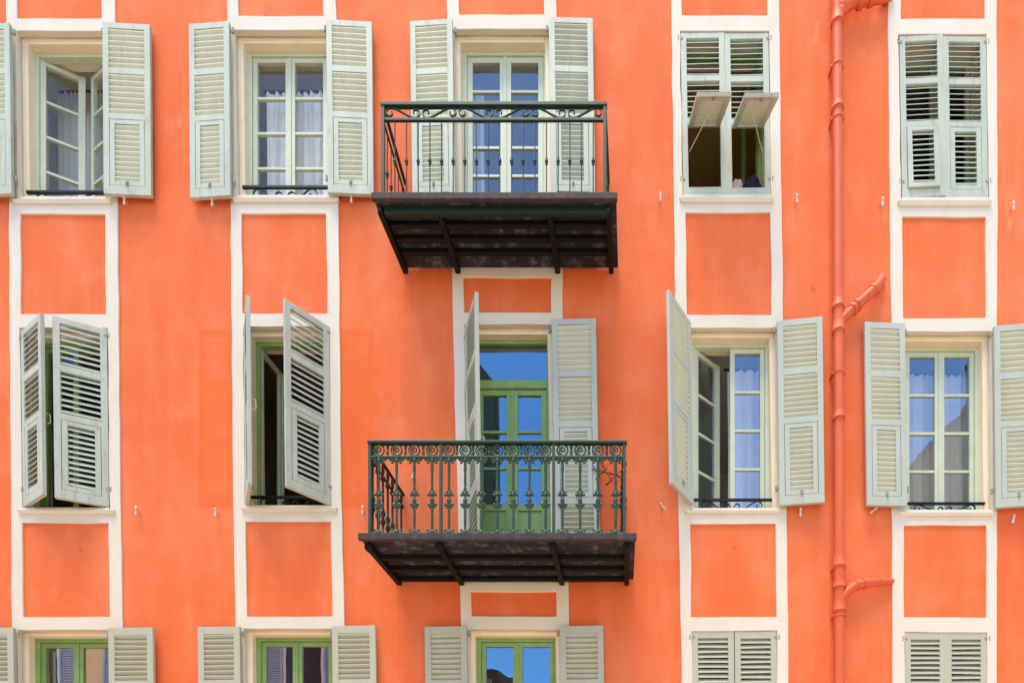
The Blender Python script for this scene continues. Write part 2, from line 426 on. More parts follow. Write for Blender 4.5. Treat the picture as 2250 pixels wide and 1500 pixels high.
# cream surrounds: raised plaster bands with a slightly hand-made edge
def surround(c):
    mb = MB()
    bounds = [(-260, None)]
    for h in HOLES[c]: bounds += [(h[1], h), (h[2], h)]
    bounds.append((1860, None))
    def stations(i):
        y, h = bounds[i]
        l, r = edge_at(c, y)
        if h is None:
            hh = bounds[1][1] if i == 0 else bounds[-2][1]
            a, b = hh[3] if i == 0 else hh[4]
        else:
            a, b = h[3] if y == h[1] else h[4]
        return y, (l, a, b, r)
    for i in range(len(bounds) - 1):
        y0, s0 = stations(i); y1, s1 = stations(i + 1)
        hole = bounds[i][1] is not None and bounds[i][1] is bounds[i+1][1]
        ny = max(1, int((y1 - y0) / 30))
        for q in range(3):
            if hole and q == 1: continue
            nx = 8 if q == 1 else 1
            for j in range(ny):
                for k in range(nx):
                    pts = []
                    for (dj, dk) in ((0,0),(0,1),(1,1),(1,0)):
                        t = (j + dj) / ny; u = (k + dk) / nx
                        l = s0[q] + (s1[q] - s0[q]) * t; r = s0[q+1] + (s1[q+1] - s0[q+1]) * t
                        pts.append(P(l + (r - l) * u, y0 + (y1 - y0) * t, PROUD))
                    mb.add(pts, [(3,2,1,0)])
    me = bpy.data.meshes.new("window_surround"); me.from_pydata(mb.v, [], mb.f)
    bm = bmesh.new(); bm.from_mesh(me)
    bmesh.ops.remove_doubles(bm, verts=bm.verts, dist=0.0005)
    bmesh.ops.recalc_face_normals(bm, faces=bm.faces)
    for v in bm.verts:
        n1 = noise.noise(Vector((v.co.x * 2.3 + c * 9, v.co.z * 2.9, 3.1))); n2 = noise.noise(Vector((v.co.x * 3.1, v.co.z * 2.3 + c * 5, 8.7)))
        v.co.x += n1 * 0.009; v.co.z += n2 * 0.007
    be = [e for e in bm.edges if e.is_boundary]
    ex = bmesh.ops.extrude_edge_only(bm, edges=be)
    for g in ex['geom']:
        if isinstance(g, bmesh.types.BMVert): g.co.y = 0.03
    bmesh.ops.recalc_face_normals(bm, faces=bm.faces)
    bm.to_mesh(me); bm.free()
    me.materials.append(M['cream'])
    o = bpy.data.objects.new("window_surround", me); COL.objects.link(o)
    o.parent = building; o.matrix_parent_inverse = BI
    b = o.modifiers.new("bevel", 'BEVEL'); b.width = 0.004; b.segments = 2; b.limit_method = 'ANGLE'; b.angle_limit = R(50)
    return o
for c in range(5): surround(c)

# ------------------------------------------------------------------ windows
FRAME_D = 0.135
INS_X, INS_T = 0.052, 0.042
def rect_of(row, colm):
    tl, tr, br, bl = OPEN[(row, colm)]
    return ((tl.x + bl.x) / 2 + INS_X, (tr.x + br.x) / 2 - INS_X, bl.z, tl.z - INS_T)

def make_window(row, colm, fm, angles=(0, 0), panes=4, kind='window', depth=FRAME_D, room='room', label=None, room_d=2.6, sill=None, glass='glass', leaf=None):
    tl, tr, br, bl = OPEN[(row, colm)]
    x0, x1, z0, z1 = rect_of(row, colm)
    y = depth                                   # frame front, behind the wall plane (+y is inwards)
    fw = 0.04 if kind != 'single' else 0.045
    root_loc = Vector(((x0 + x1) / 2, y, z0))
    f = MB()
    o = .03                                     # let into the reveal
    f.box(x0 - o, x0 + fw, y, y + .07, z0, z1 + o); f.box(x1 - fw, x1 + o, y, y + .07, z0, z1 + o)
    f.box(x0 + fw - .002, x1 - fw + .002, y + .001, y + .069, z1 - fw, z1 + o - .001)
    f.box(x0 + fw - .002, x1 - fw + .002, y + .001, y + .069, z0, z0 + fw)
    ztop = z1 - fw
    if kind == 'door_transom':
        zt = P(1100, 845, -depth).z
        f.box(x0 + fw - .002, x1 - fw + .002, y - .006, y + .068, zt - .04, zt + .05)
    f.v = [tuple(Vector(p) - root_loc) for p in f.v]
    win = f.build("french_door" if kind.startswith('door') else "window", M[fm], building, bevel=.004)
    win.matrix_parent_inverse = BI
    win.location = root_loc
    if label: win["label"] = label
    def sub(mb, name, mat, loc=None, rz=0.0, **kw):
        """mb in world coordinates unless loc is given (then local to loc)"""
        if loc is None: mb.v = [tuple(Vector(p) - root_loc) for p in mb.v]; L = Vector((0,0,0))
        else: L = Vector(loc) - root_loc
        ob = mb.build(name, mat, win, **kw); ob.location = L; ob.rotation_euler = (0, 0, rz)
        return ob
    # reveal
    rv = MB()
    def ring(ix, it, yy): return [Vector((tl.x + ix, yy, tl.z - it)), Vector((tr.x - ix, yy, tr.z - it)), Vector((br.x - ix, yy, br.z)), Vector((bl.x + ix, yy, bl.z))]
    levels = [ring(-.014,-.014,.020), ring(-.014,-.014,.048), ring(.022,.018,.050), ring(.022,.018,.058), ring(INS_X,INS_T,.062), ring(INS_X,INS_T,.30)]
    for a, b in zip(levels, levels[1:]):
        rv.add(a + b, [(0,1,5,4),(1,2,6,5),(2,3,7,6),(3,0,4,7)])
    sub(rv, "reveal", M['reveal'])
    # casements
    cx0, cx1 = x0 + fw, x1 - fw
    cz0, cz1 = z0 + fw, z1 - fw
    if kind == 'door_transom':
        tp = MB(); tp.add([(cx0, y+.035, zt + .05), (cx1, y+.035, zt + .05), (cx1, y+.035, cz1), (cx0, y+.035, cz1)], [(0,1,2,3)])
        sub(tp, "transom_pane", M[glass])
        cz1 = zt - .04
    half = (cx1 - cx0) / 2
    H = cz1 - cz0
    st = 0.052 if kind == 'window' else .062
    for s, ang in ((1, angles[0]), (-1, angles[1])):
        hx = cx0 if s == 1 else cx1
        loc = (hx, y + .018, cz0)
        cm = MB()
        def bx(a, b, y0, y1, za, zb):
            lo, hi = (a, b) if s == 1 else (-b, -a)
            cm.box(lo, hi, y0, y1, za, zb)
        e = half - .002
        bx(.002, st, 0, .042, .003, H - .003); bx(e - st, e, 0, .042, .003, H - .003)
        lowz = st + .02
        bx(st - .002, e - st + .002, .001, .041, .003, lowz); bx(st - .002, e - st + .002, .001, .041, H - st, H - .003)
        if s == 1: bx(e - .012, e + .016, -.010, .002, .003, H - .003)     # meeting bead
        if kind.startswith('door'):
            pz = 0.79 if kind == 'door_transom' else 0.7                    # solid lower panel
            bx(st - .002, e - st + .002, .001, .041, pz, pz + .07)
            bx(st - .004, e - st + .004, .014, .030, lowz - .004, pz + .004)
            bx(st + .03, e - st - .03, .008, .016, lowz + .03, pz - .03)
            lowz = pz + .07
        for k in range(1, panes):
            zc = lowz + (H - st - lowz) * k / panes
            bx(st - .002, e - st + .002, .006, .036, zc - .014, zc + .014)
        sub(cm, "casement", M[leaf or fm], loc, s * R(ang), bevel=.003)
        pn = MB(); lo, hi = (st, e - st) if s == 1 else (-(e - st), -st)
        pn.add([(lo, .02, lowz), (hi, .02, lowz), (hi, .02, H - st), (lo, .02, H - st)], [(0,1,2,3)])
        sub(pn, "pane", M[glass], loc, s * R(ang))
    # sill
    if sill:
        sx0, sx1, sy0, sy1 = sill
        p0, p1 = P(sx0, sy0, .05), P(sx1, sy0, .05)
        sl = MB(); th = (sy1 - sy0) * S * .8
        sl.hexa([(p0.x+.02, -.035, p0.z - th), (p1.x-.02, -.035, p0.z - th), (p1.x-.02, .02, p0.z - th), (p0.x+.02, .02, p0.z - th)],
                [(p0.x, -.05, p0.z - .012), (p1.x, -.05, p1.z - .012), (p1.x, .02, p1.z - .002), (p0.x, .02, p0.z - .002)])
        bz = min(bl.z, br.z)
        sl.box(bl.x + .003, br.x - .003, -.03, .3, bz - .05, bz + .004)
        sub(sl, "window_sill", M['cream'], bevel=.006)
    # room behind
    rm = MB()
    rx0, rx1, ry0, ry1, rz0, rz1 = x0 - .55, x1 + .55, .301, .301 + room_d, z0 - (.85 if kind == 'window' else .02), z1 + .32
    a = [(rx0,ry0,rz0),(rx1,ry0,rz0),(rx1,ry0,rz1),(rx0,ry0,rz1)]; bk = [(rx0,ry1,rz0),(rx1,ry1,rz0),(rx1,ry1,rz1),(rx0,ry1,rz1)]
    rm.add(a + bk, [(4,5,6,7),(0,1,5,4),(1,2,6,5),(2,3,7,6),(3,0,4,7)])
    it = [(tl.x + INS_X, ry0, tl.z - INS_T), (tr.x - INS_X, ry0, tr.z - INS_T), (br.x - INS_X, ry0, br.z), (bl.x + INS_X, ry0, bl.z)]
    rm.add([a[3], a[2], a[1], a[0]] + it, [(0,1,5,4),(1,2,6,5),(2,3,7,6),(3,0,4,7)])
    sub(rm, "room", M[room])
    return win

make_window(1,1,'frame_pale',(25,25),4, room_d=1.25, sill=(24,242,433,446), label="window with both pale casements ajar inwards, top left")
make_window(1,2,'frame_pale',(0,0),4, room_d=1.1, sill=(508,744,430,443), label="closed pale green window with a white curtain, top row")
make_window(1,3,'frame_pale',(0,0),5, kind='door_glazed', glass='glass_pale', label="pale green glazed door behind the upper balcony")
make_window(1,4,'frame_green',(86,74),1, room='room_ochre', sill=(1493,1702,430,443), label="dark window under two raised shutter flaps")
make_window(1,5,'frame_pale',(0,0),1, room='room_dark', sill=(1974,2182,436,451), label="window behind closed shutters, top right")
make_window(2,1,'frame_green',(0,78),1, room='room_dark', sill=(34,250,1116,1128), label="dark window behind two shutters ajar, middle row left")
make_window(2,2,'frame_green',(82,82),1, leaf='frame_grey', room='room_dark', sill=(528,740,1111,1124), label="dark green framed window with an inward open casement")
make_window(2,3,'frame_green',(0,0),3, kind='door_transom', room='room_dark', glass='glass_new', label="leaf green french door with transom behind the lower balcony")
make_window(2,4,'frame_grey',(38,0),4, room='room', glass='glass_mid', sill=(1504,1714,1117,1127), label="grey green window with its left casement ajar, middle row")
make_window(2,5,'frame_grey',(0,0),4, room='room', glass='glass_mid', sill=(1977,2185,1121,1133), label="closed grey green window with curtains, middle row right")
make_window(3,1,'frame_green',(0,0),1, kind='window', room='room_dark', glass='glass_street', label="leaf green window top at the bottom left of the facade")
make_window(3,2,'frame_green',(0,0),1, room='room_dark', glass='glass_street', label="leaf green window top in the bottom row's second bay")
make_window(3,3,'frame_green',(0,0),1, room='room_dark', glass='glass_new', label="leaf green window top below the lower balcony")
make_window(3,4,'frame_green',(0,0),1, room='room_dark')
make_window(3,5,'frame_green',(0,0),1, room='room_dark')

# ------------------------------------------------------------------ shutters
T = 0.038
G_SH = "louvred shutters on the orange facade"
STYLES = {
    'old':  (379, [('r',0,13),('l',13,99),('r',99,113),('l',113,200),('r',200,213),('flap',213,360),('r',360,379)]),
    'door': (520, [('r',0,12),('l',12,105),('r',105,119),('l',119,209),('r',209,222),('flap',222,366),('r',366,380),('l',380,500),('r',500,520)]),
    'new':  (395, [('r',0,16),('l',16,114),('r',114,129),('l',129,226),('r',226,242),('l',242,372),('r',372,395)]),
}
def slats(mb, x0, x1, z0, z1, pitch, t=T, seed=0, yoff=0.0):
    n = max(1, round((z1 - z0) / pitch)); p = (z1 - z0) / n
    rnd = random.Random(seed)
    for i in range(n):
        zc = z0 + p * (i + .5) + rnd.uniform(-.0015, .0015)
        rise = (.6 if pitch > .055 else .72) * p; th = .0045 if pitch > .055 else .006; ya, yb = .004 + yoff, t - .004 + yoff
        sk = rnd.uniform(-.003, .003)
        m0 = [Vector((x0, ya, zc - rise/2 - th + sk)), Vector((x1, ya, zc - rise/2 - th - sk)), Vector((x1, yb, zc + rise/2 - th - sk)), Vector((x0, yb, zc + rise/2 - th + sk))]
        m1 = [q + Vector((0, 0, 2 * th)) for q in m0]
        mb.hexa(m0, m1)
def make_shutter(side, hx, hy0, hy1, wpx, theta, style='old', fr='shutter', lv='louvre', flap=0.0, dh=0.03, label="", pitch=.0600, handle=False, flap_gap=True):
    """side +1: hinged on its left edge when closed. hx: hinge pixel (x top, x bottom); theta 0 closed ... 180 folded back on the wall."""
    pt, pb = P(hx[0], hy0, dh), P(hx[1], hy1, dh)
    Wd = wpx * S; Hh = pt.z - pb.z
    lean = math.atan2(pt.x - pb.x, Hh)
    root = empty("louvred_shutter")
    root.matrix_world = Matrix.Translation(pb) @ Matrix.Rotation(lean, 4, 'Y') @ Matrix.Rotation(-side * R(theta), 4, 'Z')
    tag(root, label, "shutter", G_SH)
    ref, secs = STYLES[style]; k = Hh / ref
    def sx(a, b): return (a, b) if side == 1 else (-b, -a)
    st = .064 if style != 'new' else .068
    fm = MB()
    for a, b in ((0.001, st), (Wd - st, Wd - .002)):
        lo, hi = sx(a, b); fm.box(lo, hi, 0, T, 0, Hh)
    lo, hi = sx(st - .003, Wd - st + .003)
    il, ih = sx(st - .004, Wd - st + .004)
    seed = int(hx[0] * 7 + hy0)
    for kind, a, b in secs:
        z1, z0 = Hh - a * k, Hh - b * k
        if kind == 'r':
            fm.box(lo, hi, .0012, T - .0012, z0 + (.0006 if b == ref else 0), z1 - (.0006 if a == 0 else 0))
        elif kind == 'l':
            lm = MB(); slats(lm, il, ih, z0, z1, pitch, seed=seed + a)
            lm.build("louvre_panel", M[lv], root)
        else:
            # bottom-hinged-out flap: a small louvred frame hung from its top rail
            fh = z1 - z0 - .006; fwid = Wd - 2 * st - .008
            fl = MB(); fs = .052; x_0, x_1 = sx(st + .004, st + .004 + fwid)
            dz = fh
            fl.box(x_0, x_0 + fs, 0, T * .9, -dz, 0); fl.box(x_1 - fs, x_1, 0, T * .9, -dz, 0)
            fl.box(x_0 + fs - .002, x_1 - fs + .002, .0012, T * .9 - .0012, -fs * .9, -.0006); fl.box(x_0 + fs - .002, x_1 - fs + .002, .0012, T * .9 - .0012, -dz + .0006, -dz + fs)
            fo = fl.build("flap", M[fr], root, bevel=.003)
            fo.location = (0, .002 if flap == 0 else -.004, z1 - .003); fo.rotation_euler = (-R(flap), 0, 0)
            ls = MB(); slats(ls, x_0 + fs - .003, x_1 - fs + .003, -dz + fs, -fs * .9, pitch * .95, T * .85, seed + 5)
            lo_ = ls.build("louvre_panel", M[lv], fo)
            if flap > 10:       # stay rod
                rod = MB(); rr0 = Vector((sx(st + .012, st + .02)[0], .01, z1 - .30)); c_, s_ = math.cos(R(flap)), math.sin(R(flap))
                q = Vector((x_0 + fwid * (.55 if side == 1 else .45), -.45 * dz * s_ * 1.0, z1 - .45 * dz * c_ - .02))
                rod.tube([rr0, q], .004, 6); rod.build("stay_rod", M['peg'], root)
            lt = MB()           # latch on the flap's lower rail
            cx = (x_0 + x_1) / 2
            lt.box(cx - .012, cx + .012, T * .9, T * .9 + .010, -dz + .012, -dz + .045); lt.tube([(cx, T * .9 + .012, -dz + .03), (cx + .005, T * .9 + .02, -dz + .0), (cx, T * .9 + .018, -dz - .03)], .005, 6)
            lt.build("latch", M['hinge'], fo)
    fm.build("frame", M[fr], root, bevel=.004)
    for zc in (.10 * Hh, .965 * Hh):
        hg = MB(); a, b = sx(-.022, .028)
        hg.box(a, b, -.005, .001, zc - .011, zc + .011)
        hg.lathe([(.011, zc - .03), (.013, zc - .026), (.013, zc + .026), (.011, zc + .03)], (sx(-.022, 0)[0] if side == 1 else .022, .004, 0), 8)
        hg.build("hinge", M['hinge'], root)
    if handle:
        hd = MB(); cx = Wd - st * .5
        xh = cx if side == 1 else -cx
        z_ = Hh * .44
        hd.tube([(xh, T, z_ + .05), (xh + side * .012, T + .04, z_ + .05), (xh + side * .012, T + .045, z_ - .03), (xh, T + .02, z_ - .06)], .006, 6)
        hd.build("handle", M['peg'], root)
    return root

OLDK = dict(style='old')
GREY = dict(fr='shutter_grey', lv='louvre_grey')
NEW = dict(style='new', fr='shutter_new', lv='shutter_new', pitch=.0545)
# top row
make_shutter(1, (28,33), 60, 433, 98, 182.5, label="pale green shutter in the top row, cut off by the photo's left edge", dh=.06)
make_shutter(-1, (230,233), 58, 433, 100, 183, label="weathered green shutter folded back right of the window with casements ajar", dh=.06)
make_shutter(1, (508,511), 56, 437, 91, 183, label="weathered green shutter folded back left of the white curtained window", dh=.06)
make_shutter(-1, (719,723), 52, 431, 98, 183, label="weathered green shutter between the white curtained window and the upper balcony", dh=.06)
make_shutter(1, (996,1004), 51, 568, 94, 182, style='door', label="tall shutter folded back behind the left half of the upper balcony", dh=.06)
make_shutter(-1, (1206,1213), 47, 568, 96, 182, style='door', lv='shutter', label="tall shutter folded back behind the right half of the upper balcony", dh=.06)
make_shutter(1, (1495,1501), 72, 429, 97, 0, flap=57, lv='shutter', label="closed shutter with raised flap, left one of the pair nearest the upper balcony", dh=.012)
make_shutter(-1, (1689,1694), 72, 429, 97, 0, flap=57, lv='shutter', label="closed shutter with raised flap over a green casement, right one of its pair", dh=.012)
make_shutter(1, (1976,1982), 80, 434, 95, 1.5, flap=1.4, lv='shutter', label="closed top row shutter just right of the drainpipe, flap slightly ajar", dh=.012)
make_shutter(-1, (2167,2172), 80, 434, 96, 1, lv='shutter', label="closed top row shutter nearest the photo's right edge, flap shut", dh=.012)
# middle row
make_shutter(1, (45,50), 727, 1113, 95, 28, lv='shutter', label="narrow-looking ajar shutter on the left of the middle row's first window", dh=.02, handle=True)
make_shutter(-1, (235,240), 723, 1113, 95, 23, lv='shutter', label="wider ajar shutter with dark slats on the middle row's first window", dh=.02)
make_shutter(1, (535,539), 720, 1110, 93, 57, lv='shutter', label="shutter seen nearly edge-on with a wire handle, beside a dark window", dh=.02, handle=True)
make_shutter(-1, (724,728), 717, 1109, 94, 47, lv='shutter', label="half open shutter with slanting slats before the dark window, middle row", dh=.02)
make_shutter(1, (1020,1028), 724, 1266, 100, 65, style='door', lv='shutter', label="tall shutter swung outwards edge-on over the lower balcony", dh=.02, handle=True)
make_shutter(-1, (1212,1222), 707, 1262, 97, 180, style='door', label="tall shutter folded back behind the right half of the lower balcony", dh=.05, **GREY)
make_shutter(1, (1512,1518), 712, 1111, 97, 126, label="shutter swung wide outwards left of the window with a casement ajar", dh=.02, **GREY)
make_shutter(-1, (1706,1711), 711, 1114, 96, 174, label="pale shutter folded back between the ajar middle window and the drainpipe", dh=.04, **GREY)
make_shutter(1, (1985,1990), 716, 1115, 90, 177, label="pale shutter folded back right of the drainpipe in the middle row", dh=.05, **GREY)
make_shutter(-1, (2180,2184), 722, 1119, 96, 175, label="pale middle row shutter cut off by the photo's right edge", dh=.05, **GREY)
# bottom row
make_shutter(1, (36,42), 1380, 1782, 97, 180, label="plain bottom row shutter cut off by the photo's left edge", dh=.05, **NEW)
make_shutter(-1, (243,248), 1381, 1782, 97, 180.5, label="plain shutter folded back right of the bottom row's first window", dh=.05, **NEW)
make_shutter(1, (531,536), 1378, 1782, 92, 180, label="plain shutter folded back left of the bottom row's second window", dh=.05, **NEW)
make_shutter(-1, (732,738), 1377, 1782, 95, 180, label="plain shutter folded back right of the bottom row's second window", dh=.05, **NEW)
make_shutter(1, (1027,1033), 1377, 1782, 92, 180, label="plain bottom row shutter under the lower balcony, left of its window", dh=.05, **NEW)
make_shutter(-1, (1230,1236), 1377, 1782, 95, 180, label="plain bottom row shutter under the lower balcony, right of its window", dh=.05, **NEW)
make_shutter(1, (1520,1524), 1385, 1782, 93, 0, label="closed bottom row shutter, left leaf of the pair left of the drainpipe", dh=.012, **NEW)
make_shutter(-1, (1707,1711), 1385, 1782, 93, 0, label="closed bottom row shutter just left of the drainpipe", dh=.012, **NEW)
make_shutter(1, (1988,1988), 1388, 1782, 91, 0, label="closed bottom row shutter just right of the drainpipe", dh=.012, **NEW)
make_shutter(-1, (2169,2169), 1388, 1782, 91, 0, label="closed bottom row shutter nearest the photo's right edge", dh=.012, **NEW)

# ------------------------------------------------------------------ iron scrolls
def s_scroll(x0, x1, z0, z1, y, flip=False, grow=.46):
    """an S lying on its side: left curl low, right curl high; flip mirrors it"""
    h = z1 - z0; rho = h * grow; pts = []
    c0 = (x0 + rho, z0 + rho); c1 = (x1 - rho, z1 - rho)
    n = 16
    for i in range(n + 1):
        t = i / n; a = R(-40 + 325 * t); r = rho * (.30 + .70 * t)
        pts.append((c0[0] + r * math.cos(a), c0[1] + r * math.sin(a)))
    e0 = pts[-1]
    tail = []
    for i in range(n + 1):
        t = i / n; a = R(105 - 325 * t); r = rho * (1 - .70 * t)
        tail.append((c1[0] + r * math.cos(a), c1[1] + r * math.sin(a)))
    e1 = tail[0]
    for i in range(1, 8):
        t = i / 8; s = t * t * (3 - 2 * t)
        pts.append((e0[0] + (e1[0] - e0[0]) * t, e0[1] + (e1[1] - e0[1]) * (s * .55 + t * .45)))
    pts += tail
    if flip: pts = [(x0 + x1 - p[0], p[1]) for p in pts]
    return [Vector((p[0], y, p[1])) for p in pts]

G_GD = "low iron guards across the window sills"
def guard(row, colm, y_rail, label, d=-.05):
    tl, tr, br, bl = OPEN[(row, colm)]
    x0, x1 = (tl.x + bl.x) / 2 + INS_X - .012, (tr.x + br.x) / 2 - INS_X + .012
    zr = P(0, y_rail, d).z; z0 = bl.z + .006; y = -d
    root = tag(empty("window_guard", ((x0 + x1) / 2, y, z0)), label, "window guard", G_GD)
    L = Vector(root.location)
    def sub(mb, name):
        mb.v = [tuple(Vector(p) - L) for p in mb.v]
        return mb.build(name, M['iron_black'], root)
    r = MB(); r.box(x0, x1, y - .012, y + .012, zr - .012, zr + .012); sub(r, "rail")
    mid = (x0 + x1) / 2; hw = (x1 - x0) / 2
    if zr - z0 > .03:
        for (a, b, fl) in ((mid - hw * .78, mid - .01, True), (mid + .01, mid + hw * .78, False)):
            s = MB(); s.bar(s_scroll(a, b, z0, zr - .012, y, fl), .014, .009); sub(s, "scroll")
guard(1,1,423, "low black guard at the foot of the window with casements ajar")
guard(1,2,412, "low black scroll guard at the foot of the white curtained window")
guard(2,2,1092, "low black scroll guard under the half open shutter, middle row")
guard(2,4,1098, "low black scroll guard below the ajar grey green window")
guard(2,5,1106, "low black scroll guard below the closed grey green window at right")

# ------------------------------------------------------------------ curtains and their rods
def curtain(x0, x1, z0, z1, y, label, rod=True, amp=.022, waves=9, mat='curtain', rod_x=None):
    root = tag(empty("curtain", ((x0 + x1) / 2, y, z0)), label, "curtain", "curtains behind the windows")
    L = Vector(root.location); mb = MB(); nx, nz = 90, 10
    rnd = random.Random(int(x0 * 100)); ph = [rnd.uniform(0, 6) for _ in range(4)]
    for j in range(nz + 1):
        t = j / nz
        for i in range(nx + 1):
            u = i / nx
            a = math.sin(u * waves * 2 * math.pi + ph[0]) + .45 * math.sin(u * waves * 3.3 * math.pi + ph[1] + t) + .3 * math.sin(u * 5 + t * 2 + ph[2])
            mb.v.append((x0 + (x1 - x0) * u + .008 * math.sin(t * 4 + u * 20), y + amp * a * (.75 + .4 * (1 - t)), z0 + (z1 - z0) * t))
    for j in range(nz):
        for i in range(nx):
            k = j * (nx + 1) + i
            mb.f.append((k, k + 1, k + nx + 2, k + nx + 1))
    mb.v = [tuple(Vector(p) - L) for p in mb.v]
    mb.build("fabric", M[mat], root, smooth=True)
    if rod:
        rx = rod_x or (x0 - .05, x1 + .05)
        rb = MB(); rb.tube([(rx[0], y, z1 + .012), (rx[1], y, z1 + .012)], .013, 8)
        rb.v = [tuple(Vector(p) - L) for p in rb.v]
        rb.build("rod", M['iron_black'], root)
def cz(px, py, y): return P(px, py, -y)
a, b_ = cz(585, 205, .29), cz(728, 460, .29)
curtain(a.x, b_.x, b_.z, a.z, .29, "white pleated curtain behind the closed top row window", rod_x=(a.x - .02, b_.x + .1))
a, b_ = cz(128, 205, .62), cz(240, 470, .62)
curtain(a.x, b_.x, b_.z, a.z, .62, "pale curtain on a dark rod inside the window with casements ajar", rod_x=(a.x, b_.x + .1))
a, b_ = cz(1038, 205, .40), cz(1066, 470, .40)
curtain(a.x, b_.x, OPEN[(1,3)][2].z + .05, a.z, .40, "narrow white curtain inside the upper balcony's glazed door", waves=3)
a, b_ = cz(1600, 815, .36), cz(1700, 1160, .36)
curtain(a.x, b_.x, b_.z, a.z, .36, "white curtain behind the shut half of the ajar grey green window", waves=5)
a, b_ = cz(1985, 825, .36), cz(2160, 1160, .36)
curtain(a.x, b_.x, b_.z, a.z, .36, "full width white curtain behind the closed window at the right", waves=10)

# folded cloths lying on the sill of the window with raised flaps
def cloth_lump(c, rx, ry, rz, seed, name, mat, lab):
    mb = MB(); mb.blob((0, 0, 0), rx, ry, rz, 22, 12)
    vs = []
    for p in mb.v:
        p = Vector(p); q = Vector((p.x / rx, p.y / ry, p.z / rz))
        k = 1 + .42 * noise.noise(q * 1.7 + Vector((seed, 0, 0))) + .16 * noise.noise(q * 5 + Vector((0, seed, 0)))
        vs.append((p.x * k, p.y * k, max(p.z * k, -rz * .8)))
    mb.v = vs
    o = mb.build(name, mat, smooth=True); o.location = c
    tag(o, lab, "cloth")
    return o
zs_ = OPEN[(1,4)][2].z
M['cloth_dark'] = mat_plain("dark_purple_cloth", (0.030, 0.018, 0.035), (0.018, 0.012, 0.02), 0.9, 0.1, 20, 0.2)
M['cloth_pink'] = mat_plain("pale_pink_cloth", (0.50, 0.36, 0.34), (0.42, 0.30, 0.28), 0.9, 0.1, 20, 0.2)
cl = P(1652, 412, -.075); cloth_lump((cl.x, .085, zs_ + .19), .105, .032, .14, 2.3, "folded_cloth", M['cloth_dark'], "dark bundled cloth on the sill behind the shutter with raised flap")
cl = P(1620, 414, -.075); cloth_lump((cl.x, .085, zs_ + .165), .07, .03, .12, 6.1, "folded_cloth", M['cloth_pink'], "small pale pink cloth on the sill beside the dark bundle")

# ------------------------------------------------------------------ balconies
def balcony(name_label, wall_y, front_y, dep, xl, xr, slab_px, brackets, n_cross, kind):
    """slab_px: ((x left front, y), (x right front, y)) of the slab's upper front edge; brackets: pixel x at the wall"""
    A = P(slab_px[0][0], slab_px[0][1], dep); B = P(slab_px[1][0], slab_px[1][1], dep)
    ztop = (A.z + B.z) / 2; th = .045
    wl, wr = P(xl, wall_y, 0).x, P(xr, wall_y, 0).x
    root = tag(empty("balcony", ((A.x + B.x) / 2, 0, ztop)), name_label, "balcony", "iron balconies on the facade")
    L = Vector(root.location)
    def sub(mb, name, mat, parent=None, **kw):
        mb.v = [tuple(Vector(p) - L) for p in mb.v]
        return mb.build(name, mat, parent or root, **kw)
    s = MB(); s.hexa([(A.x, -dep, ztop - th), (B.x, -dep, ztop - th), (wr, -.019, ztop - th), (wl, -.019, ztop - th)],
                     [(A.x, -dep, ztop), (B.x, -dep, ztop), (wr, -.019, ztop), (wl, -.019, ztop)])
    sub(s, "slab", M['slab'], bevel=.006)
    e = MB(); e.box(A.x - .012, B.x + .012, -dep - .012, -dep + .03, ztop - th - .012, ztop + .006)
    sub(e, "slab_edge", M['slab_edge'], bevel=.005)
    # joists that run out from the wall
    zb = ztop - th
    frx = lambda x: A.x + (x - wl) / (wr - wl) * (B.x - A.x)
    for q in brackets:
        xw = P(q, wall_y, 0).x; xf = frx(xw); hw = .026
        j = MB(); y0, y1 = -.0195, -dep + .07
        j.hexa([(xw - hw, y0, zb - .068), (xw + hw, y0, zb - .068), (xf + hw, y1, zb - .068), (xf - hw, y1, zb - .068)],
               [(xw - hw, y0, zb - .0), (xw + hw, y0, zb - .0), (xf + hw, y1, zb - .0), (xf - hw, y1, zb - .0)])
        j.v = j.v
        if kind == 'cast':
            ring = [(xf + .04 * math.cos(t), y1 - .012, zb - .045 + .04 * math.sin(t)) for t in [2*math.pi*i/12 for i in range(12)]]
            ring2 = [(p[0], p[1] + .05, p[2]) for p in ring]
            j.add(ring + ring2, [tuple(range(12)), tuple(range(23, 11, -1))] + [(i, (i+1) % 12, 12 + (i+1) % 12, 12 + i) for i in range(12)])
        sub(j, "bracket", M['iron_brown'], bevel=.004)
    for k in range(n_cross):
        t = (k + 1) / (n_cross) * .93 if kind == 'cast' else k / n_cross * .93
        yy = -dep + .085 + t * (dep - .12)
        first = kind != 'cast' and k == 0
        f_ = 1 - (-yy) / dep
        xa, xb = A.x + (wl - A.x) * f_ + .08, B.x + (wr - B.x) * f_ - .08
        cb = MB(); hh = .072 if first else .05
        cb.box(xa, xb, yy - .022, yy + .022, zb - hh, zb + .0)
        if first:
            for bx_ in brackets[1:3]:
                xf = frx(P(bx_, wall_y, 0).x)
                for dx in (-.035, .04): cb.blob((xf + dx, yy - .024, zb - .035), .010, .008, .010)
            for bx_ in (brackets[0], brackets[3]):
                xf = frx(P(bx_, wall_y, 0).x); cb.blob((xf, yy - .025, zb - .03), .022, .012, .04)
        sub(cb, "cross_beam", M['iron_green'] if first else M['iron_brown'], bevel=.004)
    return root, L, A, B, ztop, wl, wr, sub

